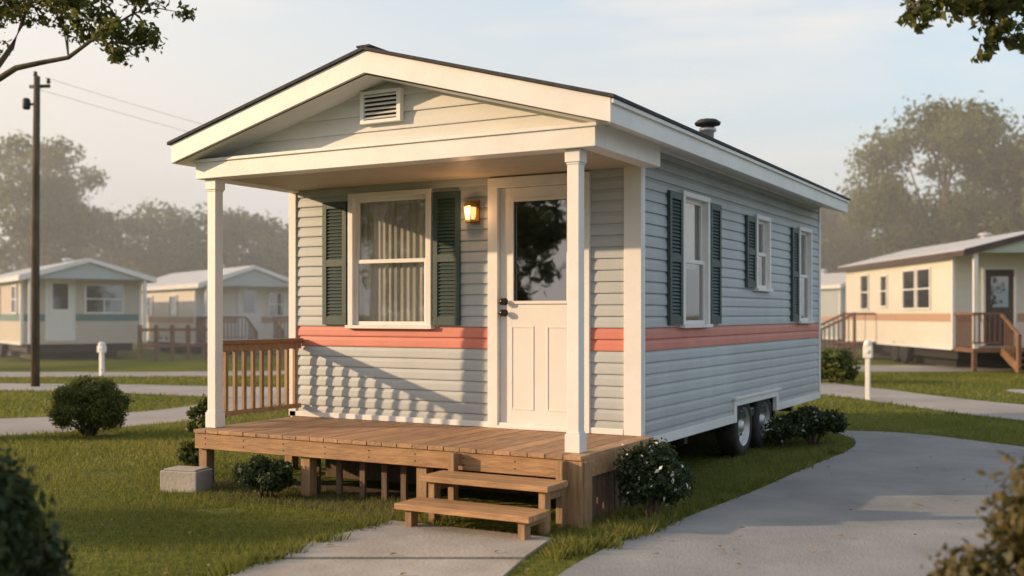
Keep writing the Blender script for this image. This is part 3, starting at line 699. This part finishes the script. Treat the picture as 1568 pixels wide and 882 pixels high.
for i in range(6):
    t=i/5; xx=p0[0]+(p1[0]-p0[0])*t; yy=p0[1]+(p1[1]-p0[1])*t; b.box(xx-.05,xx+.05,yy-.05,yy+.05,0,1.1)
for z in (.45,.95): b.beam((p0[0],p0[1],z),(p1[0],p1[1],z),.04,.09)
b.build('rails',[M['redwood']],e)
# ================= trees
def T(name,px,top,d,cr_,**k):
    x,y=W((px-784)/F*d,d); h=HC+(481-top)/F*d; return tree(name,x,y,h,cr_,**k)
T('dapple_tree',1448,143,46,4.1,n=22000,leaf=.23,nclump=40,trunk=.28,base=.28,seed=11,cs=(.17,.36))
T('dapple_tree',1570,200,44,3.6,n=15000,leaf=.24,seed=12,base=.2)
T('dapple_tree',1350,270,54,3.2,n=12000,leaf=.25,seed=13,base=.12)
T('dapple_tree',62,180,54,4.0,n=16000,leaf=.25,nclump=36,trunk=.28,base=.22,seed=14,cs=(.17,.36))
T('dapple_tree',225,285,60,3.7,n=13000,leaf=.27,seed=15,base=.1)
T('dapple_tree',350,297,57,3.5,n=13000,leaf=.26,seed=16,base=.1)
T('dapple_tree',440,330,60,3.1,n=9000,leaf=.27,seed=17,base=.12)
T('dapple_tree',1195,240,56,2.9,n=11000,leaf=.25,seed=18,base=.2)
T('dapple_tree',1275,268,60,3.1,n=11000,leaf=.27,seed=19,base=.12)
T('dapple_tree',1690,180,46,4.4,n=11000,leaf=.27,seed=21,base=.15)
cl=[];rd=random.Random(5); b=B()
for i in range(130):
    px_=-60+1750*i/130; d=rd.uniform(60,74)
    x,y=W((px_-784)/F*d,d); hh=rd.uniform(3.7,5.8)+(1.2 if px_<150 or px_>1250 else 0)
    b.tube([(x,y,-.2),(x,y,hh*.7)],[.2,.1],6)
    for k in range(5): cl.append((x+rd.uniform(-1.6,1.6),y+rd.uniform(-1.6,1.6),hh*rd.uniform(.2,.9),rd.uniform(.8,1.5)))
e=empty('tree_line'); b.build('trunks',[M['bark']],e); leaves('foliage',cl,60000,.36,[M['lf_tree']],e,.85)
for i,(x,y,h,r_) in enumerate(((-14,-22,8,3),(-9,-25,9,3.4),(-21,-28,9,3.5),(-4,-27,8,3),(12,-14,7,3),(22,4,8,3.2),(26,-6,9,3.5))):
    tree('dapple_tree',x,y,h,r_,n=9000,leaf=.25,nclump=44,seed=30+i,base=.15)
x,y=W(-22,6.0); tree('dapple_tree',x,y,6.4,2.3,n=1500,leaf=.24,nclump=18,seed=50,base=.35,cs=(.14,.28))  # unseen sparse tree, added to cast dappled shade over the foreground lawn
def neartree(name,tx,ty,th,limbs,clumps,n,leaf,mat,rl=.04):
    e=empty(name); b=B()
    b.tube([(tx,ty,-.1),(tx,ty,.4),(tx+.03,ty,th*.5),(tx,ty+.05,th)],[.28,.2,.17,.13],10)
    for l in limbs:
        k=len(l); b.tube([l[0]]+l[1:],[rl*(1-i/k)+.006+(.05 if i==0 else 0) for i in range(k)],7)
    rd=random.Random(9)
    c3=[]
    for c in clumps:
        src=min((p for l in limbs for p in l),key=lambda p:(Vector(p)-Vector(c[:3])).length)
        for j in range(4):
            q=Vector(c[:3])+Vector((rd.uniform(-1,1),rd.uniform(-1,1),rd.uniform(-.8,.8)))*c[3]
            b.tube([src,(Vector(src)+q)/2+Vector((0,0,.05)),q],[.010,.007,.002],5); c3.append((q.x,q.y,q.z,c[3]*.5))
    b.build('trunk',[M['bark']],e,smooth=True); leaves('foliage',c3+list(clumps),n,leaf,[M[mat]],e,.75,shell=.6)
tx,ty=W(-7.1,12.3)
top=Vector((tx,ty,3.9))
l1=[top,P(-50,170,12.2),P(-8,108,12),P(18,72,12),P(33,38,12),P(42,10,12),P(60,-30,12)]
l2=[top,P(-50,170,12.2),P(-8,125,11.9),P(25,104,11.8),P(62,96,11.8),P(105,88,11.7),P(140,62,11.6),P(170,42,11.5),P(205,20,11.5)]
l3=[top,P(-120,30,12.5),P(-40,-40,12),P(80,-60,11.8),P(180,-60,11.6)]
def C(px,py,d,r): p=P(px,py,d); return (p.x,p.y,p.z,r)
cl=[C(180,55,11.6,.27),C(215,62,11.5,.24),C(150,22,11.6,.28),C(110,5,11.8,.28),C(60,2,12,.26),C(225,-8,11.5,.28),C(15,18,12.2,.2),C(182,88,11.5,.12),C(0,-30,12,.5),C(100,-50,12,.5),C(210,-60,11.6,.45),C(-60,20,12.4,.5),C(-90,-70,12.4,.8),C(130,48,11.7,.18),C(90,30,11.8,.12)]
neartree('dapple_tree',tx,ty,3.9,[l1,l2,l3],cl,9500,.075,'lf_near')
tx,ty=W(4.9,6.6); top=Vector((tx,ty,3.0))
l1=[top,P(1700,-20,6.3),P(1600,-10,6.1),P(1520,20,6.0),P(1510,70,6)]
l2=[top,P(1680,-60,6.3),P(1560,-50,6.1),P(1440,-20,6.0),P(1390,15,6.0)]
cl=[C(1520,50,6,.11),C(1510,82,6,.07),C(1545,35,6,.14),C(1480,5,6,.14),C(1420,5,6,.14),C(1388,28,6,.07),C(1560,0,6.1,.2),C(1450,-40,6,.22),C(1540,-50,6.1,.28),C(1640,0,6.2,.3),C(1700,-60,6.4,.5),C(1562,62,6.05,.07)]
neartree('maple_tree',tx,ty,3.0,[l1,l2],cl,3400,.062,'lf_near',.02)
# ================= mist volume beyond the home
vm=bpy.data.materials.new('mist'); vm.use_nodes=True; t=vm.node_tree; t.nodes.clear()
o=t.nodes.new('ShaderNodeOutputMaterial'); vs_=t.nodes.new('ShaderNodeVolumeScatter')
vs_.inputs['Density'].default_value=.0135; vs_.inputs['Color'].default_value=(1,.985,.95,1); vs_.inputs['Anisotropy'].default_value=0
t.links.new(vs_.outputs[0],o.inputs['Volume'])
x,y=W(0,26)
b=B(); b.box(-36,40,0,38,.05,9); mo=b.build('mist',[vm]); mo.location=(x,y,0); mo.rotation_euler=(0,0,TH)
# ================= light
EL=math.radians(15); AZ=math.radians(59)
sd=Vector((-math.sin(AZ)*math.cos(EL),-math.cos(AZ)*math.cos(EL),math.sin(EL)))
sl=bpy.data.lights.new('sun','SUN'); sl.energy=5.0; sl.angle=math.radians(.7); sl.color=(1,.69,.40)
so=bpy.data.objects.new('sun',sl); sc.collection.objects.link(so); so.rotation_euler=sd.to_track_quat('Z','Y').to_euler()
w=bpy.data.worlds.new('World'); sc.world=w; w.use_nodes=True; t=w.node_tree; N=t.nodes; L=t.links
bg=N['Background']; sky=N.new('ShaderNodeTexSky'); sky.sky_type='NISHITA'; sky.sun_disc=False
sky.sun_elevation=EL; sky.sun_rotation=math.atan2(sd.x,sd.y); sky.air_density=1.0; sky.dust_density=1.5; sky.ozone_density=1.5
tc=N.new('ShaderNodeTexCoord')
gain=N.new('ShaderNodeVectorMath'); gain.operation='MULTIPLY'; gain.inputs[1].default_value=(2.6,2.4,2.2); L.new(sky.outputs[0],gain.inputs[0])
sp=N.new('ShaderNodeSeparateXYZ'); L.new(tc.outputs['Generated'],sp.inputs[0])
hz=N.new('ShaderNodeMapRange'); hz.interpolation_type='SMOOTHSTEP'; hz.inputs[1].default_value=-.02; hz.inputs[2].default_value=.45; hz.inputs[3].default_value=.96; hz.inputs[4].default_value=.2; L.new(sp.outputs['Z'],hz.inputs[0])
dt=N.new('ShaderNodeVectorMath'); dt.operation='DOT_PRODUCT'; dt.inputs[1].default_value=tuple(sd); L.new(tc.outputs['Generated'],dt.inputs[0])
sf=N.new('ShaderNodeMapRange'); sf.inputs[1].default_value=-.35; sf.inputs[2].default_value=.5; sf.inputs[3].default_value=0; sf.inputs[4].default_value=1; L.new(dt.outputs['Value'],sf.inputs[0])
hf=N.new('ShaderNodeMath'); hf.operation='MULTIPLY_ADD'; hf.inputs[1].default_value=.4; hf.use_clamp=True; L.new(sf.outputs[0],hf.inputs[0]); L.new(hz.outputs[0],hf.inputs[2])
hcol=N.new('ShaderNodeMix'); hcol.data_type='RGBA'; hcol.inputs[6].default_value=(5.0,5.7,6.1,1); hcol.inputs[7].default_value=(7.6,6.9,6.15,1); L.new(sf.outputs[0],hcol.inputs[0])
m1=N.new('ShaderNodeMix'); m1.data_type='RGBA'; L.new(hf.outputs[0],m1.inputs[0]); L.new(gain.outputs[0],m1.inputs[6]); L.new(hcol.outputs[2],m1.inputs[7])
mp=N.new('ShaderNodeMapping'); mp.inputs['Scale'].default_value=(1.2,1.2,7); mp.inputs['Rotation'].default_value=(.18,.12,.4)
L.new(tc.outputs['Generated'],mp.inputs[0]); n=N.new('ShaderNodeTexNoise'); n.inputs['Scale'].default_value=2.2; n.inputs['Detail'].default_value=8; n.inputs['Distortion'].default_value=.5; L.new(mp.outputs[0],n.inputs['Vector'])
r=N.new('ShaderNodeValToRGB'); r.color_ramp.elements[0].position=.45; r.color_ramp.elements[1].position=.72; r.color_ramp.elements[1].color=(.75,.75,.75,1); L.new(n.outputs['Fac'],r.inputs[0])
mx=N.new('ShaderNodeMix'); mx.data_type='RGBA'; L.new(r.outputs[0],mx.inputs[0]); L.new(m1.outputs[2],mx.inputs[6]); mx.inputs[7].default_value=(7.5,6.9,6.3,1)
L.new(mx.outputs[2],bg.inputs[0]); bg.inputs[1].default_value=.13
# ================= camera
cd=bpy.data.cameras.new('camera'); co=bpy.data.objects.new('camera',cd); sc.collection.objects.link(co)
cd.sensor_width=36; cd.lens=36*F/1568; cd.shift_y=40/1568; cd.clip_end=3000; cd.clip_start=.05
co.location=(CX,CY,HC); co.rotation_euler=(math.radians(90),0,TH)
cd.dof.use_dof=True; cd.dof.focus_distance=8.6; cd.dof.aperture_fstop=1.3
sc.camera=co
sc.view_settings.view_transform='Standard'; sc.view_settings.look='None'; sc.view_settings.exposure=0
print('polys',sum(len(o.data.polygons) for o in sc.objects if o.type=='MESH'))
